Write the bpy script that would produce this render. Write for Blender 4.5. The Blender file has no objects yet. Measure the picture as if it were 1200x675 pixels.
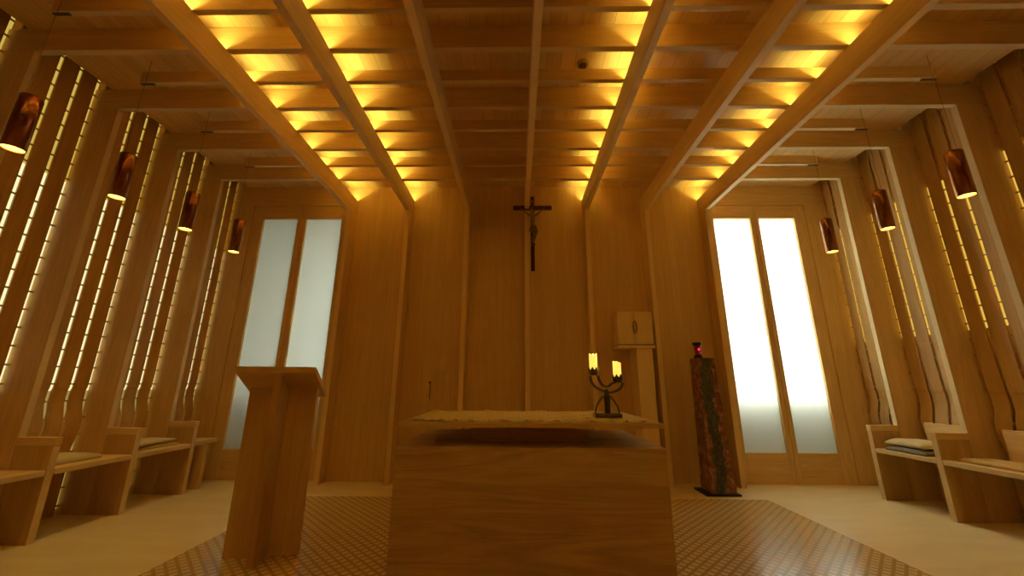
import bpy, bmesh, math, random
from mathutils import Vector, Matrix
random.seed(7)
C = bpy.context.scene.collection
PI = math.pi

# ------------------------------------------------------------------ materials
def new_mat(name):
    m = bpy.data.materials.new(name); m.use_nodes = True
    nt = m.node_tree; nt.nodes.clear()
    out = nt.nodes.new('ShaderNodeOutputMaterial')
    return m, nt, out

def N(nt, kind, **kw):
    n = nt.nodes.new(kind)
    for k, v in kw.items():
        if k.startswith('i_'):
            key = k[2:]
            n.inputs[int(key) if key.isdigit() else key.replace('_', ' ')].default_value = v
        else:
            setattr(n, k, v)
    return n

def math_node(nt, op, a, b=None):
    n = nt.nodes.new('ShaderNodeMath'); n.operation = op
    for i, v in enumerate((a, b)):
        if v is None: continue
        if isinstance(v, (int, float)): n.inputs[i].default_value = v
        else: nt.links.new(v, n.inputs[i])
    return n.outputs[0]

def ramp(nt, fac, stops):
    r = nt.nodes.new('ShaderNodeValToRGB')
    e = r.color_ramp.elements
    while len(e) < len(stops): e.new(0.5)
    for el, (p, c) in zip(e, stops):
        el.position = p; el.color = (*c, 1)
    nt.links.new(fac, r.inputs[0])
    return r.outputs[0]

def mix_col(nt, fac, a, b, mode='MIX'):
    n = nt.nodes.new('ShaderNodeMix'); n.data_type = 'RGBA'; n.blend_type = mode
    for sock, v in ((n.inputs[0], fac), (n.inputs[6], a), (n.inputs[7], b)):
        if isinstance(v, (int, float)): sock.default_value = v
        elif isinstance(v, tuple): sock.default_value = (*v, 1)
        else: nt.links.new(v, sock)
    return n.outputs[2]

def wood(name, axis, light=(.82, .58, .25), dark=(.66, .42, .15), plank=None, rough=.5, figure=1.0, across=9.0, planktone=.16, random_off=True, seamdark=.5):
    """Oak veneer: grain runs along `axis` (0,1,2); plank = (axis across the boards, board width)."""
    m, nt, out = new_mat(name)
    tc = N(nt, 'ShaderNodeTexCoord'); L = nt.links.new
    vec = tc.outputs['Object']
    if random_off:
        oi = N(nt, 'ShaderNodeObjectInfo')
        sc = N(nt, 'ShaderNodeVectorMath', operation='MULTIPLY'); sc.inputs[1].default_value = (7.3, 5.1, 9.7)
        cmb = N(nt, 'ShaderNodeCombineXYZ')
        for i in range(3): L(oi.outputs['Random'], cmb.inputs[i])
        L(cmb.outputs[0], sc.inputs[0])
        ad = N(nt, 'ShaderNodeVectorMath', operation='ADD'); L(vec, ad.inputs[0]); L(sc.outputs[0], ad.inputs[1]); vec = ad.outputs[0]
    tone = None
    if plank:
        sep = N(nt, 'ShaderNodeSeparateXYZ'); L(tc.outputs['Object'], sep.inputs[0])
        u = math_node(nt, 'DIVIDE', sep.outputs[plank[0]], plank[1])
        idx = math_node(nt, 'FLOOR', u)
        wn = N(nt, 'ShaderNodeTexWhiteNoise', noise_dimensions='1D'); L(idx, wn.inputs['W']); tone = wn.outputs['Value']
        fr = math_node(nt, 'FRACT', u)
        seam = math_node(nt, 'LESS_THAN', fr, .022)
        cmb2 = N(nt, 'ShaderNodeCombineXYZ')
        for i in range(3): L(math_node(nt, 'MULTIPLY', tone, 13.7 + 4 * i), cmb2.inputs[i])
        ad2 = N(nt, 'ShaderNodeVectorMath', operation='ADD'); L(vec, ad2.inputs[0]); L(cmb2.outputs[0], ad2.inputs[1]); vec = ad2.outputs[0]
    mp = N(nt, 'ShaderNodeMapping'); s = [across] * 3; s[axis] = across * .075; mp.inputs['Scale'].default_value = s; L(vec, mp.inputs[0])
    n1 = N(nt, 'ShaderNodeTexNoise', i_Scale=1.0, i_Detail=5.0, i_Roughness=.55, i_Distortion=.9); L(mp.outputs[0], n1.inputs['Vector'])
    rings = math_node(nt, 'FRACT', math_node(nt, 'MULTIPLY', n1.outputs['Fac'], 7.0))
    rings = math_node(nt, 'ABSOLUTE', math_node(nt, 'SUBTRACT', rings, .5))
    mp2 = N(nt, 'ShaderNodeMapping'); s = [150.0] * 3; s[axis] = 3.0; mp2.inputs['Scale'].default_value = s; L(vec, mp2.inputs[0])
    n2 = N(nt, 'ShaderNodeTexNoise', i_Scale=1.0, i_Detail=2.0, i_Roughness=.6); L(mp2.outputs[0], n2.inputs['Vector'])
    v = math_node(nt, 'ADD', math_node(nt, 'MULTIPLY', n1.outputs['Fac'], .7), math_node(nt, 'MULTIPLY', rings, .5 * figure))
    v = math_node(nt, 'ADD', v, math_node(nt, 'MULTIPLY', math_node(nt, 'SUBTRACT', n2.outputs['Fac'], .5), .55))
    if tone is not None:
        v = math_node(nt, 'ADD', v, math_node(nt, 'MULTIPLY', math_node(nt, 'SUBTRACT', tone, .5), planktone * 3))
    col = ramp(nt, v, [(.15, dark), (.75, light)])
    if plank: col = mix_col(nt, seam, col, tuple(x * seamdark for x in dark))
    b = N(nt, 'ShaderNodeBsdfPrincipled', i_Roughness=rough); b.inputs['Specular IOR Level'].default_value = .35
    L(col, b.inputs['Base Color'])
    bp = N(nt, 'ShaderNodeBump', i_Strength=.08, i_Distance=.002); L(n2.outputs['Fac'], bp.inputs['Height']); L(bp.outputs[0], b.inputs['Normal'])
    L(b.outputs[0], out.inputs[0])
    return m

def plain(name, col, rough=.5, metal=0.0, noise=0.0, nscale=20.0, spec=.5):
    m, nt, out = new_mat(name)
    b = N(nt, 'ShaderNodeBsdfPrincipled', i_Roughness=rough, i_Metallic=metal); b.inputs['Specular IOR Level'].default_value = spec
    tc = N(nt, 'ShaderNodeTexCoord')
    n = N(nt, 'ShaderNodeTexNoise', i_Scale=nscale, i_Detail=4.0); nt.links.new(tc.outputs['Object'], n.inputs['Vector'])
    c = ramp(nt, n.outputs['Fac'], [(.3, tuple(x * (1 - noise) for x in col)), (.7, tuple(min(1, x * (1 + noise)) for x in col))])
    nt.links.new(c, b.inputs['Base Color']); nt.links.new(b.outputs[0], out.inputs[0])
    return m

def emit(name, col, strength):
    m, nt, out = new_mat(name)
    e = N(nt, 'ShaderNodeEmission', i_Strength=strength); e.inputs[0].default_value = (*col, 1)
    nt.links.new(e.outputs[0], out.inputs[0]); return m

W = [wood('oak_x', 0), wood('oak_y', 1), wood('oak_z', 2)]
W_panel = wood('oak_wall_panel', 2, plank=(0, .1075), planktone=.04, figure=.45, across=14, random_off=False, seamdark=.88)
W_ceil = wood('oak_ceiling_boards', 1, plank=(0, .132), planktone=.12, figure=.5, random_off=False)
W_slat = wood('oak_slats', 2, figure=.8, light=(.68, .44, .17), dark=(.50, .30, .09))
W_altar = wood('oak_altar', 0, figure=1.5, across=5.5, light=(.74, .52, .26), dark=(.50, .315, .13), random_off=False)
W_pale = wood('oak_pale', 2, light=(.94, .72, .34), dark=(.85, .61, .25), figure=.4)
W_edge = wood('oak_edge_lipping', 0, light=(.78, .60, .34), dark=(.69, .51, .25), figure=.3)
W_fin = wood('oak_fin_edge', 2, light=(.92, .68, .32), dark=(.82, .58, .23), figure=.3)
W_desk = wood('oak_desk', 0, figure=.6)
W_cross = wood('dark_cross_wood', 2, light=(.10, .032, .014), dark=(.055, .017, .008), rough=.4)
M_iron = plain('forged_iron', (.17, .155, .125), .36, .55, .3, 30)
M_black = plain('dark_steel', (.035, .03, .028), .5, .6, .2, 20)
M_bronze = plain('aged_bronze', (.24, .15, .075), .4, .6, .3, 60)
M_copper = plain('copper_shade', (.32, .125, .045), .24, 1.0, .05, 6)
M_brass = plain('dull_metal', (.25, .17, .08), .35, .9, .1, 20)
M_beige = plain('beige_cushion_cloth', (.62, .50, .28), .9, 0, .10, 90, .1)
M_tan = plain('tan_cushion_cloth', (.58, .40, .17), .9, 0, .10, 90, .1)
M_grey = plain('grey_cushion_cloth', (.22, .20, .17), .9, 0, .12, 90, .1)
M_lace = plain('lace_cloth', (.82, .65, .29), .95, 0, .15, 130, .1)
M_stone_out = plain('dark_exterior', (.12, .125, .095), .9, 0, .15, 3)
M_smoke = plain('detector_plastic', (.35, .25, .12), .5, 0, .05, 10)
M_dark_slot = plain('clip_steel', (.10, .07, .035), .35, .8, .1, 20)

LED_COL = (1.0, .97, .29)
M_led = emit('ceiling_led', LED_COL, 78.0)
M_led_soft = emit('ceiling_led_soft', LED_COL, 66.0)
M_slit_white = emit('slit_light_white', (1.0, .88, .46), 1.0)
M_slit_gold = emit('slit_light_gold', (1.0, .68, .12), .55)
M_slit_low = emit('slit_light_low', (1.0, .72, .2), .30)
M_slit_amber = emit('slit_light_amber', (1.0, .60, .08), .75)
M_disc = emit('pendant_lamp_disc', (1.0, .62, .07), 6.0)
M_flame = emit('candle_flame', (1.0, .66, .18), 9.0)
M_red = emit('red_lamp_flame', (1.0, .02, .05), 3.0)

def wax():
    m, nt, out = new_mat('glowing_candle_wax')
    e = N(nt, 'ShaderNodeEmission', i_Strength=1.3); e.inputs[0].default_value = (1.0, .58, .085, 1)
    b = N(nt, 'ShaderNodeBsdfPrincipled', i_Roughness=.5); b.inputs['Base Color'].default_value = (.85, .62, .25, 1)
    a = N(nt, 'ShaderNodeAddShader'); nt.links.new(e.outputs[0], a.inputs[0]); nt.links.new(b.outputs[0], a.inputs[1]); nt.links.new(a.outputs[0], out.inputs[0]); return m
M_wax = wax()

def red_glass():
    m, nt, out = new_mat('red_glass')
    b = N(nt, 'ShaderNodeBsdfPrincipled', i_Roughness=.15); b.inputs['Base Color'].default_value = (.25, .004, .006, 1)
    e = N(nt, 'ShaderNodeEmission', i_Strength=.02); e.inputs[0].default_value = (1, .0, .02, 1)
    a = N(nt, 'ShaderNodeAddShader'); nt.links.new(b.outputs[0], a.inputs[0]); nt.links.new(e.outputs[0], a.inputs[1]); nt.links.new(a.outputs[0], out.inputs[0]); return m
M_redglass = red_glass()

def frosted():
    m, nt, out = new_mat('frosted_glass')
    t = N(nt, 'ShaderNodeBsdfTranslucent'); t.inputs[0].default_value = (.90, .97, .95, 1)
    b = N(nt, 'ShaderNodeBsdfPrincipled', i_Roughness=.35); b.inputs['Base Color'].default_value = (.75, .71, .54, 1)
    x = N(nt, 'ShaderNodeMixShader'); x.inputs[0].default_value = .36
    nt.links.new(t.outputs[0], x.inputs[1]); nt.links.new(b.outputs[0], x.inputs[2]); nt.links.new(x.outputs[0], out.inputs[0]); return m
M_frost = frosted()

def floor_stone():
    m, nt, out = new_mat('polished_limestone'); L = nt.links.new
    tc = N(nt, 'ShaderNodeTexCoord')
    mp = N(nt, 'ShaderNodeMapping'); mp.inputs['Scale'].default_value = (1.2, 4.5, 1); L(tc.outputs['Object'], mp.inputs[0])
    n = N(nt, 'ShaderNodeTexNoise', i_Scale=1.3, i_Detail=6.0, i_Distortion=.4); L(mp.outputs[0], n.inputs['Vector'])
    c = ramp(nt, n.outputs['Fac'], [(.3, (.78, .63, .34)), (.7, (.88, .74, .44))])
    b = N(nt, 'ShaderNodeBsdfPrincipled', i_Roughness=.34); b.inputs['Specular IOR Level'].default_value = .5
    L(c, b.inputs['Base Color']); L(b.outputs[0], out.inputs[0]); return m

def floor_mosaic():
    m, nt, out = new_mat('lattice_mosaic'); L = nt.links.new
    tc = N(nt, 'ShaderNodeTexCoord'); sep = N(nt, 'ShaderNodeSeparateXYZ'); L(tc.outputs['Object'], sep.inputs[0])
    x, y = sep.outputs[0], sep.outputs[1]
    p = .0615 * math.sqrt(2)
    u = math_node(nt, 'DIVIDE', math_node(nt, 'ADD', x, y), p)
    v = math_node(nt, 'DIVIDE', math_node(nt, 'SUBTRACT', x, y), p)
    def band(t, w):
        f = math_node(nt, 'ABSOLUTE', math_node(nt, 'SUBTRACT', math_node(nt, 'FRACT', t), .5))
        return math_node(nt, 'LESS_THAN', f, w)
    bu, bv = band(u, .17), band(v, .17)
    line = math_node(nt, 'MAXIMUM', bu, bv)
    n = N(nt, 'ShaderNodeTexNoise', i_Scale=9.0, i_Detail=4.0); L(tc.outputs['Object'], n.inputs['Vector'])
    tile = ramp(nt, n.outputs['Fac'], [(.3, (.72, .55, .25)), (.7, (.82, .65, .33))])
    c = mix_col(nt, line, tile, (.48, .31, .08))
    b = N(nt, 'ShaderNodeBsdfPrincipled', i_Roughness=.21); b.inputs['Specular IOR Level'].default_value = .38
    L(c, b.inputs['Base Color']); L(b.outputs[0], out.inputs[0]); return m

def rock():
    m, nt, out = new_mat('weathered_red_stone'); L = nt.links.new
    tc = N(nt, 'ShaderNodeTexCoord'); sep = N(nt, 'ShaderNodeSeparateXYZ'); L(tc.outputs['Object'], sep.inputs[0])
    n1 = N(nt, 'ShaderNodeTexNoise', i_Scale=14.0, i_Detail=8.0, i_Roughness=.7); L(tc.outputs['Object'], n1.inputs['Vector'])
    n2 = N(nt, 'ShaderNodeTexNoise', i_Scale=5.0, i_Detail=3.0); L(tc.outputs['Object'], n2.inputs['Vector'])
    red = ramp(nt, n1.outputs['Fac'], [(.30, (.08, .026, .016)), (.50, (.26, .10, .055)), (.62, (.44, .22, .14)), (.78, (.60, .38, .27))])
    n3 = N(nt, 'ShaderNodeTexNoise', i_Scale=34.0, i_Detail=6.0, i_Roughness=.7); L(tc.outputs['Object'], n3.inputs['Vector'])
    green = ramp(nt, n3.outputs['Fac'], [(.35, (.028, .026, .014)), (.52, (.075, .075, .045)), (.66, (.16, .155, .11)), (.8, (.30, .28, .2))])
    xx = math_node(nt, 'ADD', math_node(nt, 'ADD', sep.outputs[0], .012), math_node(nt, 'MULTIPLY', math_node(nt, 'SUBTRACT', n2.outputs['Fac'], .5), .20))
    band = math_node(nt, 'LESS_THAN', math_node(nt, 'ABSOLUTE', xx), .062)
    c = mix_col(nt, band, red, green)
    b = N(nt, 'ShaderNodeBsdfPrincipled', i_Roughness=.6); L(c, b.inputs['Base Color'])
    bp = N(nt, 'ShaderNodeBump', i_Strength=.7, i_Distance=.01); L(n1.outputs['Fac'], bp.inputs['Height']); L(bp.outputs[0], b.inputs['Normal'])
    L(b.outputs[0], out.inputs[0]); return m
M_rock = rock()

# ------------------------------------------------------------------ mesh helpers
def box(bm, x0, x1, y0, y1, z0, z1, bev=.0):
    t = bmesh.new()
    bmesh.ops.create_cube(t, size=1.0)
    for v in t.verts:
        v.co = Vector((x0 + (v.co.x + .5) * (x1 - x0), y0 + (v.co.y + .5) * (y1 - y0), z0 + (v.co.z + .5) * (z1 - z0)))
    if bev: bmesh.ops.bevel(t, geom=t.edges[:], offset=bev, segments=2, affect='EDGES', profile=.6)
    merge(bm, t)

def merge(bm, t, mat=None):
    if mat: t.transform(mat)
    me = bpy.data.meshes.new('tmp'); t.to_mesh(me); t.free(); bm.from_mesh(me); bpy.data.meshes.remove(me)

def prism(bm, poly, axis, a0, a1, bev=0.0):
    """Extrude a polygon given in the two remaining axes (in order) along `axis`."""
    t = bmesh.new()
    def P(p, a):
        q = [0, 0, 0]; o = [i for i in range(3) if i != axis]; q[o[0]], q[o[1]] = p; q[axis] = a; return q
    b0 = [t.verts.new(P(p, a0)) for p in poly]; b1 = [t.verts.new(P(p, a1)) for p in poly]
    t.faces.new(b0); t.faces.new(b1[::-1])
    n = len(poly)
    for i in range(n): t.faces.new((b0[i], b1[i], b1[(i + 1) % n], b0[(i + 1) % n]))
    bmesh.ops.recalc_face_normals(t, faces=t.faces[:])
    if bev: bmesh.ops.bevel(t, geom=t.edges[:], offset=bev, segments=2, affect='EDGES', profile=.6)
    merge(bm, t)

def lathe(bm, prof, cx, cy, seg=32):
    """prof = [(r, z), ...]; r may be 0 at the ends."""
    rings = []
    for r, z in prof:
        if r < 1e-6: rings.append([bm.verts.new((cx, cy, z))])
        else: rings.append([bm.verts.new((cx + r * math.cos(2 * PI * k / seg), cy + r * math.sin(2 * PI * k / seg), z)) for k in range(seg)])
    for a, b in zip(rings, rings[1:]):
        for k in range(seg):
            k2 = (k + 1) % seg
            if len(a) == 1 and len(b) == 1: continue
            if len(a) == 1: bm.faces.new((a[0], b[k2], b[k]))
            elif len(b) == 1: bm.faces.new((a[k], a[k2], b[0]))
            else: bm.faces.new((a[k], a[k2], b[k2], b[k]))

def strap(bm, pts, w, th, wdir=Vector((0, 1, 0))):
    """A flat bar of width w (along wdir) and thickness th following pts."""
    pts = [Vector(p) for p in pts]; rows = []
    for i, p in enumerate(pts):
        d = (pts[min(i + 1, len(pts) - 1)] - pts[max(i - 1, 0)]).normalized()
        n = d.cross(wdir).normalized()
        rows.append([bm.verts.new(p + n * a * th / 2 + wdir * b * w / 2) for a, b in ((-1, -1), (1, -1), (1, 1), (-1, 1))])
    for a, b in zip(rows, rows[1:]):
        for k in range(4): bm.faces.new((a[k], a[(k + 1) % 4], b[(k + 1) % 4], b[k]))
    bm.faces.new(rows[0][::-1]); bm.faces.new(rows[-1])

def spline(pts, n=6):
    pts = [Vector(p) for p in pts]; out = []
    for i in range(len(pts) - 1):
        p0 = pts[max(i - 1, 0)]; p1 = pts[i]; p2 = pts[i + 1]; p3 = pts[min(i + 2, len(pts) - 1)]
        for k in range(n):
            t = k / n
            out.append(.5 * ((2 * p1) + (p2 - p0) * t + (2 * p0 - 5 * p1 + 4 * p2 - p3) * t * t + (3 * p1 - p0 - 3 * p2 + p3) * t ** 3))
    out.append(pts[-1]); return out

def tube(bm, pts, r, seg=8):
    pts = [Vector(p) for p in pts]; rows = []
    for i, p in enumerate(pts):
        d = (pts[min(i + 1, len(pts) - 1)] - pts[max(i - 1, 0)]).normalized()
        up = Vector((0, 0, 1)) if abs(d.z) < .9 else Vector((1, 0, 0))
        a = d.cross(up).normalized(); b = d.cross(a)
        rows.append([bm.verts.new(p + (a * math.cos(2 * PI * k / seg) + b * math.sin(2 * PI * k / seg)) * r) for k in range(seg)])
    for a, b in zip(rows, rows[1:]):
        for k in range(seg): bm.faces.new((a[k], a[(k + 1) % seg], b[(k + 1) % seg], b[k]))
    bm.faces.new(rows[0][::-1]); bm.faces.new(rows[-1])

def world_loc(o):
    v = Vector(o.location)
    while o.parent: o = o.parent; v += Vector(o.location)
    return v

def obj(name, bm, mat, parent=None, smooth=False, origin=None):
    """Links the bmesh (world coordinates) as ONE mesh object; origin at its base unless it is a child."""
    bmesh.ops.recalc_face_normals(bm, faces=bm.faces[:])
    me = bpy.data.meshes.new(name)
    o = bpy.data.objects.new(name, me)
    if parent:
        off = world_loc(parent)
        c = origin if origin is not None else None
        if c is None: c = off
        o.parent = parent; o.location = Vector(c) - off
        bm.transform(Matrix.Translation(-Vector(c)))
    else:
        xs = [v.co for v in bm.verts]
        if origin is None:
            lo = [min(p[i] for p in xs) for i in range(3)]; hi = [max(p[i] for p in xs) for i in range(3)]
            origin = Vector(((lo[0] + hi[0]) / 2, (lo[1] + hi[1]) / 2, lo[2]))
        o.location = origin
        bm.transform(Matrix.Translation(-Vector(origin)))
    bm.to_mesh(me); bm.free()
    me.materials.append(mat)
    if smooth:
        for p in me.polygons: p.use_smooth = True
    C.objects.link(o)
    return o

def lip(o, mat, test):
    """Solid edge lipping: faces whose normal passes `test` take the paler wood."""
    o.data.materials.append(mat)
    for p in o.data.polygons:
        if test(p.normal): p.material_index = 1
    return o

def upright(o, mat, zmax):
    """Upright members of a frame take the wood with vertical grain."""
    o.data.materials.append(mat); i = len(o.data.materials) - 1
    for p in o.data.polygons:
        if p.material_index == 0 and (o.location.z + p.center.z) < zmax and abs(p.normal.z) < .8: p.material_index = i
    return o

def tag(o, label, cat, group=None, kind=None):
    o['label'] = label; o['category'] = cat
    if group: o['group'] = group
    if kind: o['kind'] = kind
    return o

def thing(name, label, cat, loc=(0, 0, 0), group=None, kind=None):
    o = bpy.data.objects.new(name, None); C.objects.link(o); o.location = loc
    o.empty_display_size = .1
    return tag(o, label, cat, group, kind)

def B(*boxes, bev=.0):
    bm = bmesh.new()
    for b in boxes: box(bm, *b, bev=bev)
    return bm

# ------------------------------------------------------------------ measures of the room (metres, x = across, y = depth)
D = 5.19            # wall behind the altar
F = 4.995           # front edge of its fins
FS = .859           # fin / long beam spacing
ZB = 3.872          # underside of joists and portals
ZJ = 3.992           # top of the short joists, clear of the ceiling boards
ZL = 3.628          # underside of long beams
ZC = 4.100          # ceiling boards
YP, PP = 4.588, .6834   # first portal, portal pitch
CW = 4.155          # inner face of portal posts
XS = 4.42           # face of the slatted side walls
XO = 4.72           # outer side walls
YR = -4.0           # rear wall
ZT = 4.36
ZS = 4.28            # slats run up behind the edge of the ceiling boards

# ------------------------------------------------------------------ setting: shell
fl = obj('floor', B((-XO - .1, XO + .1, YR - .1, D + .02, -.12, 0)), floor_stone(), origin=(0, 0, 0))
tag(fl, 'pale polished stone floor of the chapel', 'floor', kind='structure')
bm = B((-2.56, 2.56, -1.5, 4.537, -.01, .0025))
obj('mosaic_inlay', bm, floor_mosaic(), fl)
ce = obj('ceiling', B((-4.28, 4.28, YR - .1, D + .1, ZC, ZC + .03)), W_ceil, origin=(0, 0, 0))
obj('roof_slab', B((-XO - .1, XO + .1, YR - .1, D + .1, ZS, ZT)), W[1], ce)
tag(ce, 'boarded wooden ceiling above the beams and joists', 'ceiling', kind='structure')

# wall behind the altar: panelled field between the outer fins, header and cheeks around the two doors
DX0, DX1 = 2.700, 4.115          # door opening in x (right door; left is mirrored)
DZ = 3.795
bm = B((-2.61, 2.61, D, D + .12, 0, ZT))
wb = obj('wall_back', bm, W_panel, origin=(0, D, 0))
tag(wb, 'vertically boarded oak wall behind the altar, between the two glass doors', 'wall', kind='structure')
for s, side in ((-1, 'left'), (1, 'right')):
    xs = sorted((s * 2.61, s * (XO + .1)))
    obj('header_panel', B((xs[0], xs[1], D, D + .12, DZ, ZT)), W[0], wb, origin=(s * 3.5, D, DZ))
    xs = sorted((s * DX1, s * (XO + .1)))
    obj('cheek_panel', B((xs[0], xs[1], D, D + .12, 0, DZ)), W[2], wb, origin=(s * 4.3, D, 0))
    xs = sorted((s * 2.61, s * DX0))
    obj('cheek_panel', B((xs[0], xs[1], D, D + .12, 0, DZ)), W[2], wb, origin=(s * 2.65, D, 0))
wr = obj('wall_rear', B((-XO - .1, XO + .1, YR - .1, YR, 0, ZT)), W_panel)
tag(wr, 'wooden wall at the rear of the chapel', 'wall', kind='structure')

# two glazed double doors
def double_door(n, s, label):
    root = thing('door_%d' % n, label, 'door', (s * 3.40, D, 0), kind='structure')
    def bx(x0, x1, y0, y1, z0, z1):
        a = sorted((s * x0, s * x1)); return (a[0], a[1], y0, y1, z0, z1)
    # leaves: glass from 2.765..3.31 and 3.425..3.955 (world, mirrored)
    for (a, b, ga, gb) in ((DX0 + .002, 3.366, 2.764, 3.303), (3.370, DX1 - .002, 3.428, 3.95)):
        y0, y1 = D + .012, D + .075
        bm = B(bx(a, ga, y0, y1, .0005, DZ - .004), bx(gb, b, y0, y1, .0005, DZ - .004), bev=.004)
        leaf = obj('door_leaf', bm, W[2], root, origin=(s * (a + b) / 2, D, 0))
        obj('rail', B(bx(ga, gb, y0, y1, .0005, .363), bx(ga, gb, y0, y1, 3.59, DZ - .004), bev=.003), W[0], leaf, origin=(s * (a + b) / 2, D, .2))
        obj('glass_pane', B(bx(ga - .005, gb + .005, y0 + .035, y0 + .043, .36, 3.595)), M_frost, leaf)
    return root
double_door(1, -1, 'tall wooden double door with dim grey frosted panes, behind the lectern')
double_door(2, 1, 'tall wooden double door with bright white frosted panes, by the red-lamp pillar')

# outside: slabs added to shade the panes from the open sky, and the ground
g = obj('low_light_blocker', B((-XO, XO + 1.4, 5.46, 5.58, -.4, 1.08)), M_stone_out); tag(g, 'low slab added outside to darken the lower part of the glass doors', 'wall', kind='structure')
g = obj('exterior_ground', B((-9, 9, 5.32, 16, -.42, -.40)), M_stone_out); tag(g, 'ground outside the glass doors', 'ground', kind='structure')
g = obj('eave_light_blocker', B((-XO - 1.0, -1.5, 5.32, 6.35, 3.70, 3.82)), M_stone_out); tag(g, 'unseen slab added outside above the grey door to darken its top', 'roof', kind='structure')
g = obj('side_light_blocker', B((-4.75, -4.60, 5.32, 6.6, -.4, 3.98)), M_stone_out); tag(g, 'unseen upright slab added outside to darken one side of the grey door', 'wall', kind='structure')
g = obj('tall_light_blocker', B((-7, -1.6, 7.0, 7.2, -.4, 5.3)), M_stone_out); tag(g, 'tall unseen slab added outside to dim the grey door', 'wall', kind='structure')

# ------------------------------------------------------------------ long beams that run on down the altar wall as fins
fin_words = {-3: 'first beam and wall fin, beside the grey door behind the lectern', -2: 'second beam and wall fin counted from the grey door',
             -1: 'third beam and wall fin counted from the grey door', 0: 'central beam and wall fin carrying the crucifix',
             1: 'beam and wall fin just left of the wooden tabernacle', 2: 'beam and wall fin just right of the wooden tabernacle',
             3: 'beam and wall fin beside the bright white door'}
T2 = .031
lit = {-3: 'in', -2: 'in', 1: 'in', 3: 'in'}
for k in range(-3, 4):
    x = k * FS
    sgn = 1 if k < 0 else -1          # direction of the lit (inner) side
    bm = bmesh.new()
    box(bm, x - T2, x + T2, F, D, 0, ZL, .004)                           # fin
    box(bm, x - T2, x + T2, YR, D, ZL, ZB - .040, .004)                  # beam
    # channel on the top of the beam
    box(bm, x - T2, x - T2 + .008, YR, D, ZB - .045, ZB - .001)
    box(bm, x + T2 - .008, x + T2, YR, D, ZB - .045, ZB - .001)
    o = obj('trim_%d' % (k + 4), bm, wood('oak_beam_%d' % (k + 4), 1, figure=.6) if False else W[1], origin=(x, F, 0))
    lip(o, W_fin, lambda n: n.y < -.8 or n.z < -.8); upright(o, W[2], ZL - .5)
    tag(o, 'oak ' + fin_words[k], 'beam', kind='structure')
    if k in lit:
        xc = x - sgn * (.013 if k != 1 else .004)
        bm = bmesh.new()
        for j in range(13):
            ya = -.6 + j * (5.75 / 13); yb = ya + 5.75 / 13
            vs = [bm.verts.new(p) for p in ((xc - .008, ya, ZB - .024), (xc + .008, ya, ZB - .024), (xc + .008, yb, ZB - .024), (xc - .008, yb, ZB - .024))]
            bm.faces.new(vs)
        obj('light_strip', bm, M_led if k != 1 else M_led_soft, o)

# ------------------------------------------------------------------ portals (beam with two posts) and short joists
tn = 8
place = ['nearest the altar wall', 'second from the altar wall', 'third from the altar wall', 'fourth from the altar wall', 'fifth from the altar wall', 'sixth from the altar wall']
for k in range(6):
    y = YP - k * PP; t = .026
    bm = B((-XS - .10, XS + .10, y - t, y + t, ZB, ZC), bev=.003)
    for s in (-1, 1):
        a = sorted((s * CW, s * (XS + .10)))
        box(bm, a[0], a[1], y - t, y + t, 0, ZB, .003)
    o = obj('trim_%d' % tn, bm, W[0], origin=(0, y, 0)); tn += 1
    lip(o, W_edge, lambda n: n.z < -.8 or abs(n.x) > .8); upright(o, W[2], ZB - .5)
    tag(o, 'oak portal frame of a cross beam and two side posts, ' + place[k], 'beam', kind='structure')
    if k < 5:
        y = YP - (k + .5) * PP; t = .022
        o = obj('trim_%d' % tn, B((-3.61, 3.61, y - t, y + t, ZB, ZJ), bev=.003), W[0], origin=(0, y, ZB)); tn += 1
        lip(o, W_edge, lambda n: n.z < -.8)
        tag(o, 'oak joist stopping short of the side walls, ' + place[k], 'joist', kind='structure')

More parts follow.
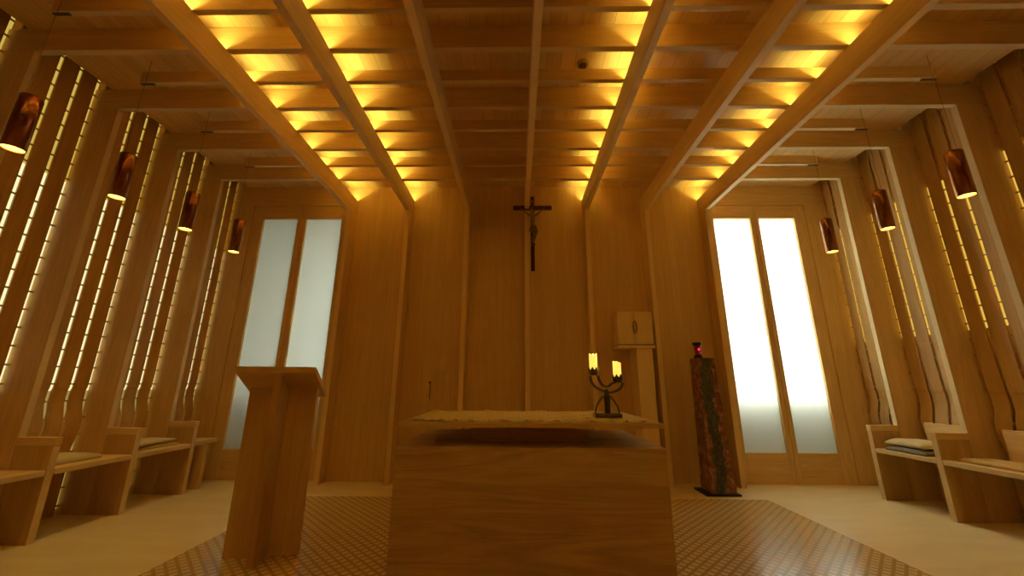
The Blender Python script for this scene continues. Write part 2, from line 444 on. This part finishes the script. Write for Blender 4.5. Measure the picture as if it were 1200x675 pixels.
# ------------------------------------------------------------------ slatted side walls with light behind the gaps
SL = [(0, 0), (.45, 0), (.54, -.012), (.62, .000), (.70, .018), (.78, .030), (.86, .022), (.94, .002), (1.02, -.013), (1.12, -.012), (1.26, 0), (2.2, 0), (3.2, 0), (ZS, 0)]
SLs = [(p.x, p.y) for p in spline([(z, f, 0) for z, f in SL], 5)]
bays = [(YP + .027, D - .001)] + [(YP - (k + 1) * PP + .027, YP - k * PP - .027) for k in range(4)]
for s, side in ((-1, 'left'), (1, 'right')):
    a = sorted((s * XO, s * (XO + .1)))
    w = obj('wall_' + side, B((a[0], a[1], YR, D + .1, 0, ZT)), W[2], origin=(s * XO, 0, 0))
    tag(w, ('slatted side wall of tall boards with bright light in the gaps, beside the lectern' if s < 0 else 'slatted side wall of tall boards with amber light in the gaps, beside the white door'), 'wall', kind='structure')
    for bi, (y0, y1) in enumerate(bays):
        n = 4; gap = .030
        wd = (y1 - y0 - n * gap) / n
        bm = bmesh.new()
        strips = []
        for j in range(n):
            ya = y0 + j * (wd + gap); yb = ya + wd
            front = [(s * (XS - f), z) for z, f in SLs]
            backp = [(s * (XS - f + .014), z) for z, f in SLs]
            t = bmesh.new()
            rows = []
            for (xa, z), (xb, _) in zip(front, backp):
                rows.append([t.verts.new((xa, ya, z)), t.verts.new((xa, yb, z)), t.verts.new((xb, yb, z)), t.verts.new((xb, ya, z))])
            for p, q in zip(rows, rows[1:]):
                for m in range(4): t.faces.new((p[m], p[(m + 1) % 4], q[(m + 1) % 4], q[m]))
            t.faces.new(rows[0]); t.faces.new(rows[-1][::-1])
            merge(bm, t)
            # small ties across the gap
            if bi == 0 and j == n - 1: pass
            z = .08
            while z < ZS - .05:
                f = 0
                for (za, fa), (zb, fb) in zip(SLs, SLs[1:]):
                    if za <= z <= zb: f = fa + (fb - fa) * (z - za) / max(zb - za, 1e-6)
                xx = sorted((s * (XS - f + .002), s * (XS - f + .013)))
                box(bm, xx[0], xx[1], yb, yb + gap, z - .007, z + .007)
                z += .1575
            strips.append((yb - .004, yb + gap + .012))
        obj('slat_panel', bm, W_slat, w, origin=(s * XS, y0, 0))
        xl = s * (XS + .026)
        def strip_mesh(z0, z1, mat, name):
            bm = bmesh.new()
            for ya, yb in strips:
                yb = min(yb, y1 + .012)
                vs = [bm.verts.new(p) for p in ((xl, ya - .006, z0), (xl, yb, z0), (xl, yb, z1), (xl, ya - .006, z1))]
                bm.faces.new(vs)
            obj(name, bm, mat, w, origin=(xl, y0, z0))
        if s < 0:
            strip_mesh(3.05, ZS - .04, M_slit_gold, 'light_strip')
            strip_mesh(1.12, 3.05, M_slit_white, 'light_strip')
            strip_mesh(.05, 1.12, M_slit_low, 'light_strip')
        else:
            strip_mesh(1.75, 3.35, M_slit_amber, 'light_strip')

# ------------------------------------------------------------------ stalls
def stall(s, k, label, near_ext=True, backrest=False):
    y = YP - k * PP
    root = thing('stall_bench', label, 'bench', (s * 4.1, y - PP / 2, 0), group='bench stalls along the side walls')
    def bx(x0, x1, *r):
        a = sorted((s * x0, s * x1)); return (a[0], a[1], *r)
    lip(obj('side_panel', B(bx(3.845, CW - .002, y - .027, y + .027, 0, .700), bev=.004), W_slat, root, origin=(s * 4, y, 0)), W_edge, lambda n: abs(n.x) > .8)
    obj('arm_cap', B(bx(3.843, CW - .002, y - .028, y + .028, .7015, .766), bev=.004), W[0], root, origin=(s * 4, y, .7))
    lip(obj('seat', B(bx(3.846, XS - .006, y - PP + .029, y - .029, .482, .526), bev=.006), W[1], root, origin=(s * 4.1, y - PP / 2, .48)), W_edge, lambda n: abs(n.x) > .8)
    if backrest:
        obj('backrest', B(bx(4.27, 4.32, y - PP + .030, y - .20, .527, .815), bev=.004), W[1], root, origin=(s * 4.2, y - PP / 2, .527))
    return root
stall(-1, 0, 'wooden stall holding two stacked pads, on the lectern side close to the grey door')
stall(-1, 1, 'wooden stall with one thin pad against its near armrest, on the lectern side')
stall(-1, 2, 'empty wooden stall cut by the left edge of the photo')
stall(1, 0, 'wooden stall holding a beige cushion on a grey one, by the white door', backrest=True)
stall(1, 1, 'wooden stall with a wide flat pad, cut by the right edge of the photo', backrest=True)
# corner bench past the last stall, by the grey door
root = thing('corner_bench', 'short wooden bench end between the last stall and the grey door', 'bench', (-4.1, 4.85, 0))
obj('seat', B((-XS + .006, -3.90, YP + .031, 5.03, .482, .526), bev=.005), W[1], root, origin=(-4.1, 4.85, .48))
obj('support_panel', B((-4.15, -3.84, 4.765, 4.815, 0, .481), bev=.004), W[2], root, origin=(-4.0, 4.79, 0))

# ------------------------------------------------------------------ cushions
def cushion(cx, cy, z, lx, ly, h, mat, label, edge=.35, group=None, rot=0, bulge=1.0):
    bm = bmesh.new(); n = 18; top, bot = {}, {}
    for i in range(n + 1):
        for j in range(n + 1):
            u = -1 + 2 * i / n; v = -1 + 2 * j / n
            prof = (max(0, 1 - abs(u) ** 4) ** .5) * (max(0, 1 - abs(v) ** 4) ** .5)
            px = u * lx / 2 * (1 - .05 * (1 - abs(v)) ** 2 * abs(u)); py = v * ly / 2 * (1 - .05 * (1 - abs(u)) ** 2 * abs(v))
            zz = h * (edge + (1 - edge) * prof * (1 + .12 * math.sin(5 * u + cx) * math.sin(4 * v + cy)) / 1.12)
            e = (i in (0, n) or j in (0, n))
            top[i, j] = bm.verts.new((cx + px, cy + py, z + zz))
            bot[i, j] = bm.verts.new((cx + px * .97, cy + py * .97, z))
    for i in range(n):
        for j in range(n):
            bm.faces.new((top[i, j], top[i + 1, j], top[i + 1, j + 1], top[i, j + 1]))
            bm.faces.new((bot[i, j], bot[i, j + 1], bot[i + 1, j + 1], bot[i + 1, j]))
    ring = [(i, 0) for i in range(n)] + [(n, j) for j in range(n)] + [(i, n) for i in range(n, 0, -1)] + [(0, j) for j in range(n, 0, -1)]
    for a, b in zip(ring, ring[1:] + ring[:1]): bm.faces.new((top[a], bot[a], bot[b], top[b]))
    if rot: bmesh.ops.rotate(bm, verts=bm.verts[:], cent=(cx, cy, z), matrix=Matrix.Rotation(rot, 3, 'Z'))
    o = obj('seat_cushion', bm, mat, smooth=True)
    return tag(o, label, 'cushion', group)
cushion(-4.135, 3.49, .527, .36, .44, .064, M_beige, 'single thin beige pad on the stall between two armrests, lectern side')
cushion(-4.13, 4.26, .527, .37, .50, .042, M_tan, 'lower of the two flat beige pads on the stall nearest the grey door')
cushion(-4.125, 4.25, .571, .35, .47, .044, M_beige, 'upper of the two flat beige pads on the stall nearest the grey door', rot=.06)
cushion(4.04, 4.25, .527, .36, .42, .058, M_grey, 'grey cushion under a beige one on the stall by the white door')
cushion(4.05, 4.26, .588, .34, .42, .070, M_beige, 'plump beige cushion on top of a grey one, by the white door', rot=-.05, edge=.3)
cushion(4.07, 3.54, .527, .31, .56, .045, M_tan, 'wide flat tan pad on the stall at the right edge of the photo')

# ------------------------------------------------------------------ copper pendants
def pendant(s, k, label):
    y = YP - (k + .5) * PP; x = 3.57 if s > 0 else -3.54; r = .059; z0, z1 = 2.720, 3.130
    root = thing('pendant_lamp', label, 'lamp', (x, y, z0), group='copper pendant lamps over the side stalls')
    bm = bmesh.new()
    lathe(bm, [(r - .004, z0), (r, z0), (r, z1 - .01), (r - .006, z1), (.012, z1), (.012, z1 + .02), (0, z1 + .02)], x, y, 40)
    lathe(bm, [(r - .004, z0), (r - .004, z1 - .02), (0, z1 - .02)], x, y, 40)
    sh = obj('shade', bm, M_copper, root, smooth=False)
    for p in sh.data.polygons: p.use_smooth = abs(p.normal.z) < .5
    bm = bmesh.new(); lathe(bm, [(r - .006, z0 + .006), (0, z0 + .006)], x, y, 32)
    obj('light_disc', bm, M_disc, root)
    bm = bmesh.new(); tube(bm, [(x, y - .034, z) for z in (z1 + .015, 3.5, ZC - .001)], .0018, 6)
    bmesh.ops.translate(bm, verts=bm.verts[:], vec=(0, 0, 0))
    obj('cable', bm, M_brass, root)
    bm = bmesh.new(); tube(bm, [(x, y, z1 + .018), (x, y - .034, z1 + .018)], .004, 6)
    bm2 = B((x - .075, x + .055, y - .012, y + .012, ZB - .006, ZB - .0005), bev=.002)
    bm.free()
    obj('cable_clip', bm2, M_dark_slot, root)
    l = bpy.data.lights.new('pendant_glow', 'SPOT'); l.energy = PEND; l.color = (1, .70, .22); l.spot_size = R(80); l.spot_blend = .7; l.shadow_soft_size = .05
    lo = bpy.data.objects.new('pendant_glow', l); C.objects.link(lo); lo.parent = root; lo.location = (0, 0, .0 - .01)
    return root
R = math.radians
PEND = 9.0
REAR_FILL = .45
pendant(-1, 0, 'copper cylinder pendant lamp hanging in front of the grey door, lectern side')
pendant(-1, 1, 'copper cylinder pendant lamp, second from the grey door, lectern side')
pendant(-1, 2, 'copper cylinder pendant lamp, third from the grey door, lectern side')
pendant(-1, 3, 'copper cylinder pendant lamp cut by the left edge of the photo')
pendant(1, 0, 'copper cylinder pendant lamp hanging beside the bright white door')
pendant(1, 1, 'copper cylinder pendant lamp, second from the bright white door')
pendant(1, 2, 'copper cylinder pendant lamp, third from the bright white door, farthest right')

# smoke detector
root = thing('smoke_detector', 'small round smoke detector on the ceiling boards between joists', 'smoke detector', (.47, 2.905, ZC))
bm = bmesh.new(); lathe(bm, [(0, ZC), (.055, ZC), (.055, ZC - .018), (.048, ZC - .026), (0, ZC - .026)], .47, 2.905, 28); obj('base', bm, M_smoke, root)
bm = bmesh.new(); lathe(bm, [(.036, ZC - .026), (.034, ZC - .044), (.024, ZC - .052), (0, ZC - .054)], .47, 2.905, 28); obj('sensor', bm, M_dark_slot, root, smooth=True)

# ------------------------------------------------------------------ altar
AX0, AX1, AY0, AY1 = -.952, .850, 2.70, 3.76
root = thing('altar', 'large oak block altar with a thin overhanging top slab', 'altar', ((AX0 + AX1) / 2, 3.2, 0))
obj('body', B((AX0, AX1, AY0, AY1, 0, .788), bev=.003), W_altar, root, origin=(0, AY0, 0))
obj('support_block', B((-.478, .385, 2.965, 3.50, .788, .914), bev=.002), W_altar, root, origin=(0, 3, .788))
obj('top_slab', B((AX0 - .004, AX1 + .002, AY0 - .004, AY1 + .01, .914, .943), bev=.003), W[0], root, origin=(0, 3.2, .914))
# lace cloth
bm = bmesh.new()
nx, ny = 260, 150
cx0, cx1, cy0, cy1 = AX0 + .030, AX1 - .03, AY0 + .020, AY1 - .02
vs = {}
for i in range(nx + 1):
    for j in range(ny + 1):
        u, v = i / nx, j / ny
        x = cx0 + (cx1 - cx0) * u; y = cy0 + (cy1 - cy0) * v
        e = min(i, nx - i, j, ny - j)
        rise = .0030 * (math.sin(x * 95) * math.sin(y * 95) + .6 * math.sin(x * 41 + 2) * math.sin(y * 37))
        fold = .015 * max(0, 1 - v / .05) * max(0, math.sin(x * 43 + 2.2 * math.sin(x * 11))) ** 1.5 + .014 * max(0, 1 - v / .08) * max(0, 1 - abs(x + .72) / .12)
        back = .010 * max(0, (v - .93) / .07) * max(0, math.sin(x * 19) * math.sin(x * 7 + 1)) ** 2
        z = .9514 + rise + fold + back
        if j == 0: y -= .010 * abs(math.sin(x * 30))
        if i == 0: x -= .008 * abs(math.sin(y * 30))
        if i == nx: x += .008 * abs(math.sin(y * 30))
        vs[i, j] = bm.verts.new((x, y, z))
for i in range(nx):
    for j in range(ny):
        e = min(i, nx - 1 - i, j, ny - 1 - j)
        if 1 <= e <= 14 and (i // 2) % 3 and (j // 2) % 2: continue
        if e > 14 and ((i // 2) % 4 == 1 and (j // 2) % 4 == 1 or (i // 2) % 4 == 3 and (j // 2) % 4 == 3): continue
        bm.faces.new((vs[i, j], vs[i + 1, j], vs[i + 1, j + 1], vs[i, j + 1]))
o = obj('altar_cloth', bm, M_lace, smooth=True, origin=(0, 3.2, .944))
sm = o.modifiers.new('thickness', 'SOLIDIFY'); sm.thickness = .0016; sm.offset = -1
tag(o, 'cream openwork lace cloth lying on the altar top', 'tablecloth')

# ------------------------------------------------------------------ candelabra and candles
CY = 3.03; CZ = .9590
root = thing('candelabra', 'dark forged iron two-armed candle holder on the altar cloth', 'candle holder', (.548, CY, CZ))
bm = B((.448, .648, CY - .055, CY + .055, CZ, CZ + .028), bev=.004); obj('base', bm, M_iron, root)
bm = bmesh.new()
for s in (-1, 1):
    strap(bm, spline([(.548 + s * .092, CY, CZ + .027), (.548 + s * .080, CY, CZ + .075), (.548 + s * .050, CY, CZ + .125), (.550 + s * .016, CY, CZ + .158)], 5), .030, .009)
obj('brace', bm, M_iron, root)
bm = bmesh.new(); lathe(bm, [(0, CZ + .027), (.023, CZ + .027), (.022, CZ + .10), (.025, CZ + .13), (.018, CZ + .175), (.016, CZ + .205), (0, CZ + .207)], .552, CY, 20); obj('stem', bm, M_iron, root, smooth=True)
bm = bmesh.new(); strap(bm, spline([(.430, CY, 1.262), (.436, CY, 1.222), (.470, CY, 1.178), (.520, CY, 1.153), (.566, CY, 1.140), (.622, CY, 1.150), (.664, CY, 1.178), (.683, CY, 1.212)], 6), .040, .015); obj('outer_arm', bm, M_iron, root, smooth=False)
bm = bmesh.new(); strap(bm, spline([(.489, CY, 1.265), (.499, CY, 1.232), (.524, CY, 1.192), (.561, CY, 1.184), (.598, CY, 1.208), (.617, CY, 1.211)], 6), .040, .013); obj('inner_arm', bm, M_iron, root, smooth=False)
def cup(cx, z):
    bm = bmesh.new(); seg = 32; rows = []
    for r, h in ((.0, 0), (.030, 0), (.038, .018), (.041, .036)):
        rows.append([bm.verts.new((cx + max(r, .0005) * math.cos(2 * PI * k / seg), CY + max(r, .0005) * math.sin(2 * PI * k / seg), z + h)) for k in range(seg)])
    rows.append([bm.verts.new((cx + .043 * math.cos(2 * PI * k / seg), CY + .043 * math.sin(2 * PI * k / seg), z + .040 + .026 * (1 - abs((k % 4) - 2) / 2))) for k in range(seg)])
    for a, b in zip(rows, rows[1:]):
        for k in range(seg): bm.faces.new((a[k], a[(k + 1) % seg], b[(k + 1) % seg], b[k]))
    o = obj('cup', bm, M_iron, root, smooth=True)
    m = o.modifiers.new('thickness', 'SOLIDIFY'); m.thickness = .002
cup(.459, 1.268); cup(.642, 1.214)
def candle(cx, z0, z1, notch, label):
    t = thing('candle', label, 'candle', (cx, CY, z0), group='candles in the candle holder')
    bm = bmesh.new(); seg = 32; r = .0305; rows = []
    for rr, h in ((0.0005, 0), (r, 0), (r, .5), (r * 1.02, .8)):
        rows.append([bm.verts.new((cx + rr * math.cos(2 * PI * k / seg), CY + rr * math.sin(2 * PI * k / seg), z0 + (z1 - z0) * h)) for k in range(seg)])
    def top(k, d=0): return z1 - d + notch(2 * PI * k / seg)
    rows.append([bm.verts.new((cx + r * math.cos(2 * PI * k / seg), CY + r * math.sin(2 * PI * k / seg), top(k))) for k in range(seg)])
    rows.append([bm.verts.new((cx + r * .84 * math.cos(2 * PI * k / seg), CY + r * .84 * math.sin(2 * PI * k / seg), top(k, .001))) for k in range(seg)])
    rows.append([bm.verts.new((cx + r * .72 * math.cos(2 * PI * k / seg), CY + r * .72 * math.sin(2 * PI * k / seg), z1 - .030)) for k in range(seg)])
    rows.append([bm.verts.new((cx + .0005 * math.cos(2 * PI * k / seg), CY + .0005 * math.sin(2 * PI * k / seg), z1 - .034)) for k in range(seg)])
    for a, b in zip(rows, rows[1:]):
        for k in range(seg): bm.faces.new((a[k], a[(k + 1) % seg], b[(k + 1) % seg], b[k]))
    obj('wax', bm, M_wax, t, smooth=True)
    bm = bmesh.new(); tube(bm, [(cx, CY, z1 - .035), (cx + .001, CY, z1 - .026), (cx + .002, CY, z1 - .018)], .0015, 6); obj('wick', bm, M_black, t)
    bm = bmesh.new(); lathe(bm, [(0, z1 - .028), (.008, z1 - .022), (.010, z1 - .014), (.006, z1 - .004), (0, z1 + .006)], cx + .002, CY, 14); obj('flame', bm, M_flame, t, smooth=True)
    l = bpy.data.lights.new('candle_glow', 'POINT'); l.energy = 1.1; l.color = (1, .55, .15); l.shadow_soft_size = .02
    lo = bpy.data.objects.new('candle_glow', l); C.objects.link(lo); lo.parent = t; lo.location = (.002, 0, z1 - z0 + .02)
candle(.459, 1.2735, 1.430, lambda a: .006 * math.cos(2 * a), 'lit candle standing higher in the two-armed holder, with a notched rim')
candle(.642, 1.2195, 1.370, lambda a: -.007 * math.cos(a), 'lit candle standing lower in the two-armed holder, with a slanting rim')

# ------------------------------------------------------------------ lectern (T of two boards under a sloping desk)
root = thing('lectern', 'oak lectern of two crossed boards under a sloping desk top, on the mosaic floor', 'lectern', (-1.972, 3.077, 0))
rot = Matrix.Translation((-1.972, 3.077, 0)) @ Matrix.Rotation(R(10.5), 4, 'Z')
def und(v): return 1.150 - .545 * v      # height of the desk's underside at local depth v
bm = bmesh.new(); t = bmesh.new()
prism(t, [(-.026, 0), (.026, 0), (.026, und(.026) - .001), (-.026, und(-.026) - .001)], 0, -.245, .245, .003); merge(bm, t, rot); obj('back_board', bm, W[2], root)
bm = bmesh.new(); t = bmesh.new()
prism(t, [(-.215, 0), (-.0265, 0), (-.0265, und(-.0265) - .001), (-.215, und(-.215) - .001)], 0, -.010, .040, .003); merge(bm, t, rot); obj('front_board', bm, W_slat, root)
bm = bmesh.new(); t = bmesh.new()
prism(t, [(-.225, und(-.225)), (.110, und(.110)), (.110, und(.110) + .046), (-.225, und(-.225) + .046)], 0, -.275, .275, .003); merge(bm, t, rot); obj('desk_top', bm, W_desk, root)

# ------------------------------------------------------------------ pillar with the red lamp
PX, PY = 2.165, 4.835
root = thing('stone_pillar', 'tapering rough red stone pillar on a dark square plate, by the white door', 'pillar', (PX, PY, 0))
obj('base_plate', B((1.965, 2.352, 4.645, 4.955, 0, .020), bev=.003), M_black, root)
bm = bmesh.new(); nz = 26; rows = []
for i in range(nz + 1):
    z = .020 + 1.500 * i / nz; f = i / nz; h = .1375 + (.104 - .1375) * f
    cxx = 2.188 + (2.172 - 2.188) * f
    row = []
    for sx, sy in ((-1, -1), (0, -1), (1, -1), (1, 0), (1, 1), (0, 1), (-1, 1), (-1, 0)):
        j = .004 if 0 < i < nz else 0
        row.append(bm.verts.new((cxx + sx * h + random.uniform(-j, j), PY - .012 + sy * h * .95 + random.uniform(-j, j), z)))
    rows.append(row)
for a, b in zip(rows, rows[1:]):
    for k in range(8): bm.faces.new((a[k], a[(k + 1) % 8], b[(k + 1) % 8], b[k]))
bm.faces.new(rows[0][::-1]); bm.faces.new(rows[-1])
obj('shaft', bm, M_rock, root, origin=(PX + .01, PY, 0))
LX, LY, LZ = 2.120, 4.80, 1.520
root = thing('sanctuary_lamp', 'small dark lamp with a glowing red glass on top of the stone pillar', 'lamp', (LX, LY, LZ))
bm = bmesh.new(); lathe(bm, [(0, LZ), (.052, LZ), (.052, LZ + .022), (.040, LZ + .045), (0, LZ + .045)], LX, LY, 24); obj('foot', bm, M_black, root)
bm = bmesh.new(); lathe(bm, [(.034, LZ + .045), (.040, LZ + .10), (.036, LZ + .155)], LX, LY, 24); obj('glass', bm, M_redglass, root, smooth=True)
bm = bmesh.new(); lathe(bm, [(0, LZ + .155), (.040, LZ + .155), (.054, LZ + .175), (.054, LZ + .192), (.02, LZ + .196), (.0, LZ + .196)], LX, LY, 24); obj('cap', bm, M_black, root)
bm = bmesh.new(); lathe(bm, [(0, LZ + .085), (.010, LZ + .095), (.012, LZ + .108), (0, LZ + .128)], LX, LY - .036, 12); obj('flame', bm, M_red, root, smooth=True)

# ------------------------------------------------------------------ tabernacle on its stand
TY = 4.86
root = thing('pedestal_stand', 'pale oak post with a flat shelf under the tabernacle, against the altar wall', 'stand', (1.42, 5.0, 0))
obj('post', B((1.385, 1.588, TY + .03, D - .003, 0, 1.648), bev=.004), W_pale, root, origin=(1.48, 5, 0))
obj('shelf', B((1.145, 1.617, TY - .012, D - .003, 1.649, 1.684), bev=.003), W_pale, root, origin=(1.4, 5, 1.65))
root = thing('tabernacle', 'small pale oak two-door tabernacle box on its shelf', 'cabinet', (1.38, 5.0, 1.685))
obj('shadow_gap_strip', B((1.168, 1.602, TY + .030, D - .006, 1.685, 1.6975)), W_cross, root)  # dark strip that paints in the shaded gap between box and shelf
obj('body', B((1.163, 1.607, TY + .022, D - .003, 1.698, 2.118), bev=.003), W_pale, root, origin=(1.38, 5, 1.685))
for a, b, hx in ((1.163, 1.376, 1.372), (1.380, 1.607, 1.384)):
    d = obj('door', B((a, b, TY, TY + .021, 1.700, 2.117), bev=.002), W_pale, root, origin=((a + b) / 2, TY, 1.69))
    sg = -1 if hx < 1.378 else 1
    bm = bmesh.new(); zc = 1.915
    pts = [(hx + sg * .003, TY - .006, zc - .080), (hx + sg * .013, TY - .008, zc - .045), (hx + sg * .016, TY - .008, zc), (hx + sg * .013, TY - .008, zc + .045), (hx + sg * .003, TY - .006, zc + .080)]
    strap(bm, spline(pts, 4), .012, .009); obj('handle', bm, M_bronze, d)

# flush cupboard door in the wall panel
root = thing('wall_cupboard', 'small flush cupboard door in the wall panel above the altar cloth', 'cupboard', (-1.155, D, .97))
obj('door', B((-1.285, -1.030, D - .008, D - .001, .965, 1.372), bev=.002), W_panel, root, origin=(-1.1, D, .97))
obj('ledge', B((-1.290, -1.022, D - .013, D - .001, 1.374, 1.388), bev=.002), W_edge, root)
bm = bmesh.new(); tt = bmesh.new(); lathe(tt, [(0, -.012), (.014, -.012), (.014, 0), (.007, .004), (.007, .018), (.013, .024), (0, .028)], 0, 0, 16)
merge(bm, tt, Matrix.Translation((-1.300, D - .012, 1.215)) @ Matrix.Rotation(R(90), 4, 'X')); obj('knob', bm, M_bronze, root, smooth=True)
obj('hinge_bar', B((-1.299, -1.289, D - .011, D - .001, 1.00, 1.23), bev=.002), W_cross, root)

# ------------------------------------------------------------------ crucifix on the central fin
KX, KY = .080, 4.972
root = thing('crucifix', 'dark wooden crucifix with a small metal figure, hung on the central wall fin', 'crucifix', (KX, KY, 2.70))
obj('upright', B((KX - .027, KX + .027, KY - .011, KY + .011, 2.702, 3.822), bev=.003), W_cross, root)
obj('crossbar', B((KX - .275, KX + .275, KY - .016, KY + .0215, 3.618, 3.675), bev=.003), W_cross, root)
obj('title_plate', B((KX - .035, KX + .035, KY - .015, KY - .0115, 3.725, 3.757), bev=.001), M_bronze, root)
verts, radii, edges = [], [], []
def jt(p, r, par=None):
    verts.append((KX + p[0], KY - .045 + p[1], p[2])); radii.append(r); i = len(verts) - 1
    if par is not None: edges.append((par, i))
    return i
pel = jt((.010, 0, 3.335), .030)
ab = jt((.004, -.004, 3.385), .026, pel); ch = jt((0, -.008, 3.450), .036, ab); nb = jt((0, -.004, 3.510), .026, ch)
nk = jt((-.004, -.014, 3.532), .013, nb); h1 = jt((-.010, -.022, 3.556), .022, nk); h2 = jt((-.012, -.022, 3.586), .020, h1); h3 = jt((-.013, -.020, 3.602), .010, h2)
for s in (-1, 1):
    sh = jt((s * .046, 0, 3.512), .017, nb); el = jt((s * .098, .004, 3.560), .011, sh); wr_ = jt((s * .150, .016, 3.618), .0075, el); pm = jt((s * .166, .020, 3.634), .0085, wr_)
    for q, ln in ((-.5, .014), (-.17, .017), (.17, .018), (.5, .015)):
        f1 = jt((s * (.166 + .010 * math.cos(q + .7)), .016, 3.634 + .010 * math.sin(q + .7)), .0026, pm)
        jt((s * (.166 + (.010 + ln * .7) * math.cos(q + .7)), .010, 3.634 + (.010 + ln * .7) * math.sin(q + .7)), .0022, f1)
    t1 = jt((s * .160, .010, 3.646), .0026, pm)
    hp = jt((.010 + s * .022, 0, 3.315), .025, pel); kn = jt((.028 + s * .017, -.030, 3.225), .017, hp); an = jt((.006 + s * .010, .008, 3.125), .010, kn)
    jt((.006 + s * .008, -.012, 3.088), .009, an)
me = bpy.data.meshes.new('figure'); off = Vector((KX, KY, 2.70))
me.from_pydata([Vector(v) - off for v in verts], edges, [])
fg = bpy.data.objects.new('figure', me); C.objects.link(fg); fg.parent = root
fg.modifiers.new('skin', 'SKIN')
for i, r in enumerate(radii): me.skin_vertices[0].data[i].radius = (r, r * .85 if i in (1, 2, 3) else r)
me.skin_vertices[0].data[0].use_root = True
ss = fg.modifiers.new('smooth', 'SUBSURF'); ss.levels = ss.render_levels = 2
me.materials.append(M_bronze)
bm = bmesh.new()
seg = 24; rows = []
for z, rx, ry, wv in ((3.352, .038, .032, 0), (3.325, .050, .038, .002), (3.295, .056, .042, .004), (3.262, .060, .045, .006)):
    rows.append([bm.verts.new((KX + .012 + (rx + wv * math.sin(5 * a)) * math.cos(a), KY - .050 + (ry + wv * math.sin(5 * a)) * math.sin(a), z - (.016 * math.cos(a) if z < 3.3 else 0))) for a in [2 * PI * k / seg for k in range(seg)]])
for a, b in zip(rows, rows[1:]):
    for k in range(seg): bm.faces.new((a[k], a[(k + 1) % seg], b[(k + 1) % seg], b[k]))
o = obj('loincloth', bm, M_brass, root, smooth=True); m = o.modifiers.new('thickness', 'SOLIDIFY'); m.thickness = .004
obj('foot_rest', B((KX - .020, KX + .032, KY - .062, KY - .0115, 3.066, 3.078), bev=.002), W_cross, root)

# fill lights added behind the camera, without fixtures, to brighten the altar front
for x in (-1.2, 1.2):
    for y in (-1.2, -3.0):
        l = bpy.data.lights.new('rear_fill', 'POINT'); l.energy = REAR_FILL; l.color = (1, .74, .26); l.shadow_soft_size = .12
        lo = bpy.data.objects.new('rear_fill', l); C.objects.link(lo); lo.location = (x, y, 2.9)

# ------------------------------------------------------------------ light: sky outside, camera
wd = bpy.data.worlds.new('sky'); bpy.context.scene.world = wd; wd.use_nodes = True
bg = wd.node_tree.nodes['Background']; bg.inputs[0].default_value = (1.0, .985, .87, 1); bg.inputs[1].default_value = 9.5

cam = bpy.data.cameras.new('camera'); co = bpy.data.objects.new('camera', cam); C.objects.link(co)
cam.sensor_width = 36; cam.lens = 442.71 / 1200 * 36; cam.clip_start = .05; cam.clip_end = 60
p, yaw, roll = .2487, -.0131, -.0044
w = Vector((math.sin(yaw) * math.cos(p), math.cos(yaw) * math.cos(p), math.sin(p)))
r0 = Vector((math.cos(yaw), -math.sin(yaw), 0)); u0 = r0.cross(w)
r = math.cos(roll) * r0 - math.sin(roll) * u0; u = math.sin(roll) * r0 + math.cos(roll) * u0
M = Matrix((r, u, -w)).transposed().to_4x4(); M.translation = Vector((-.142, 0, 1.2)); co.matrix_world = M
sc = bpy.context.scene; sc.camera = co
vs_ = sc.view_settings; vs_.view_transform = 'Standard'; vs_.look = 'None'; vs_.gamma = 1; vs_.use_curve_mapping = False; vs_.exposure = 0.12
sc.cycles.max_bounces = 10; sc.cycles.diffuse_bounces = 6
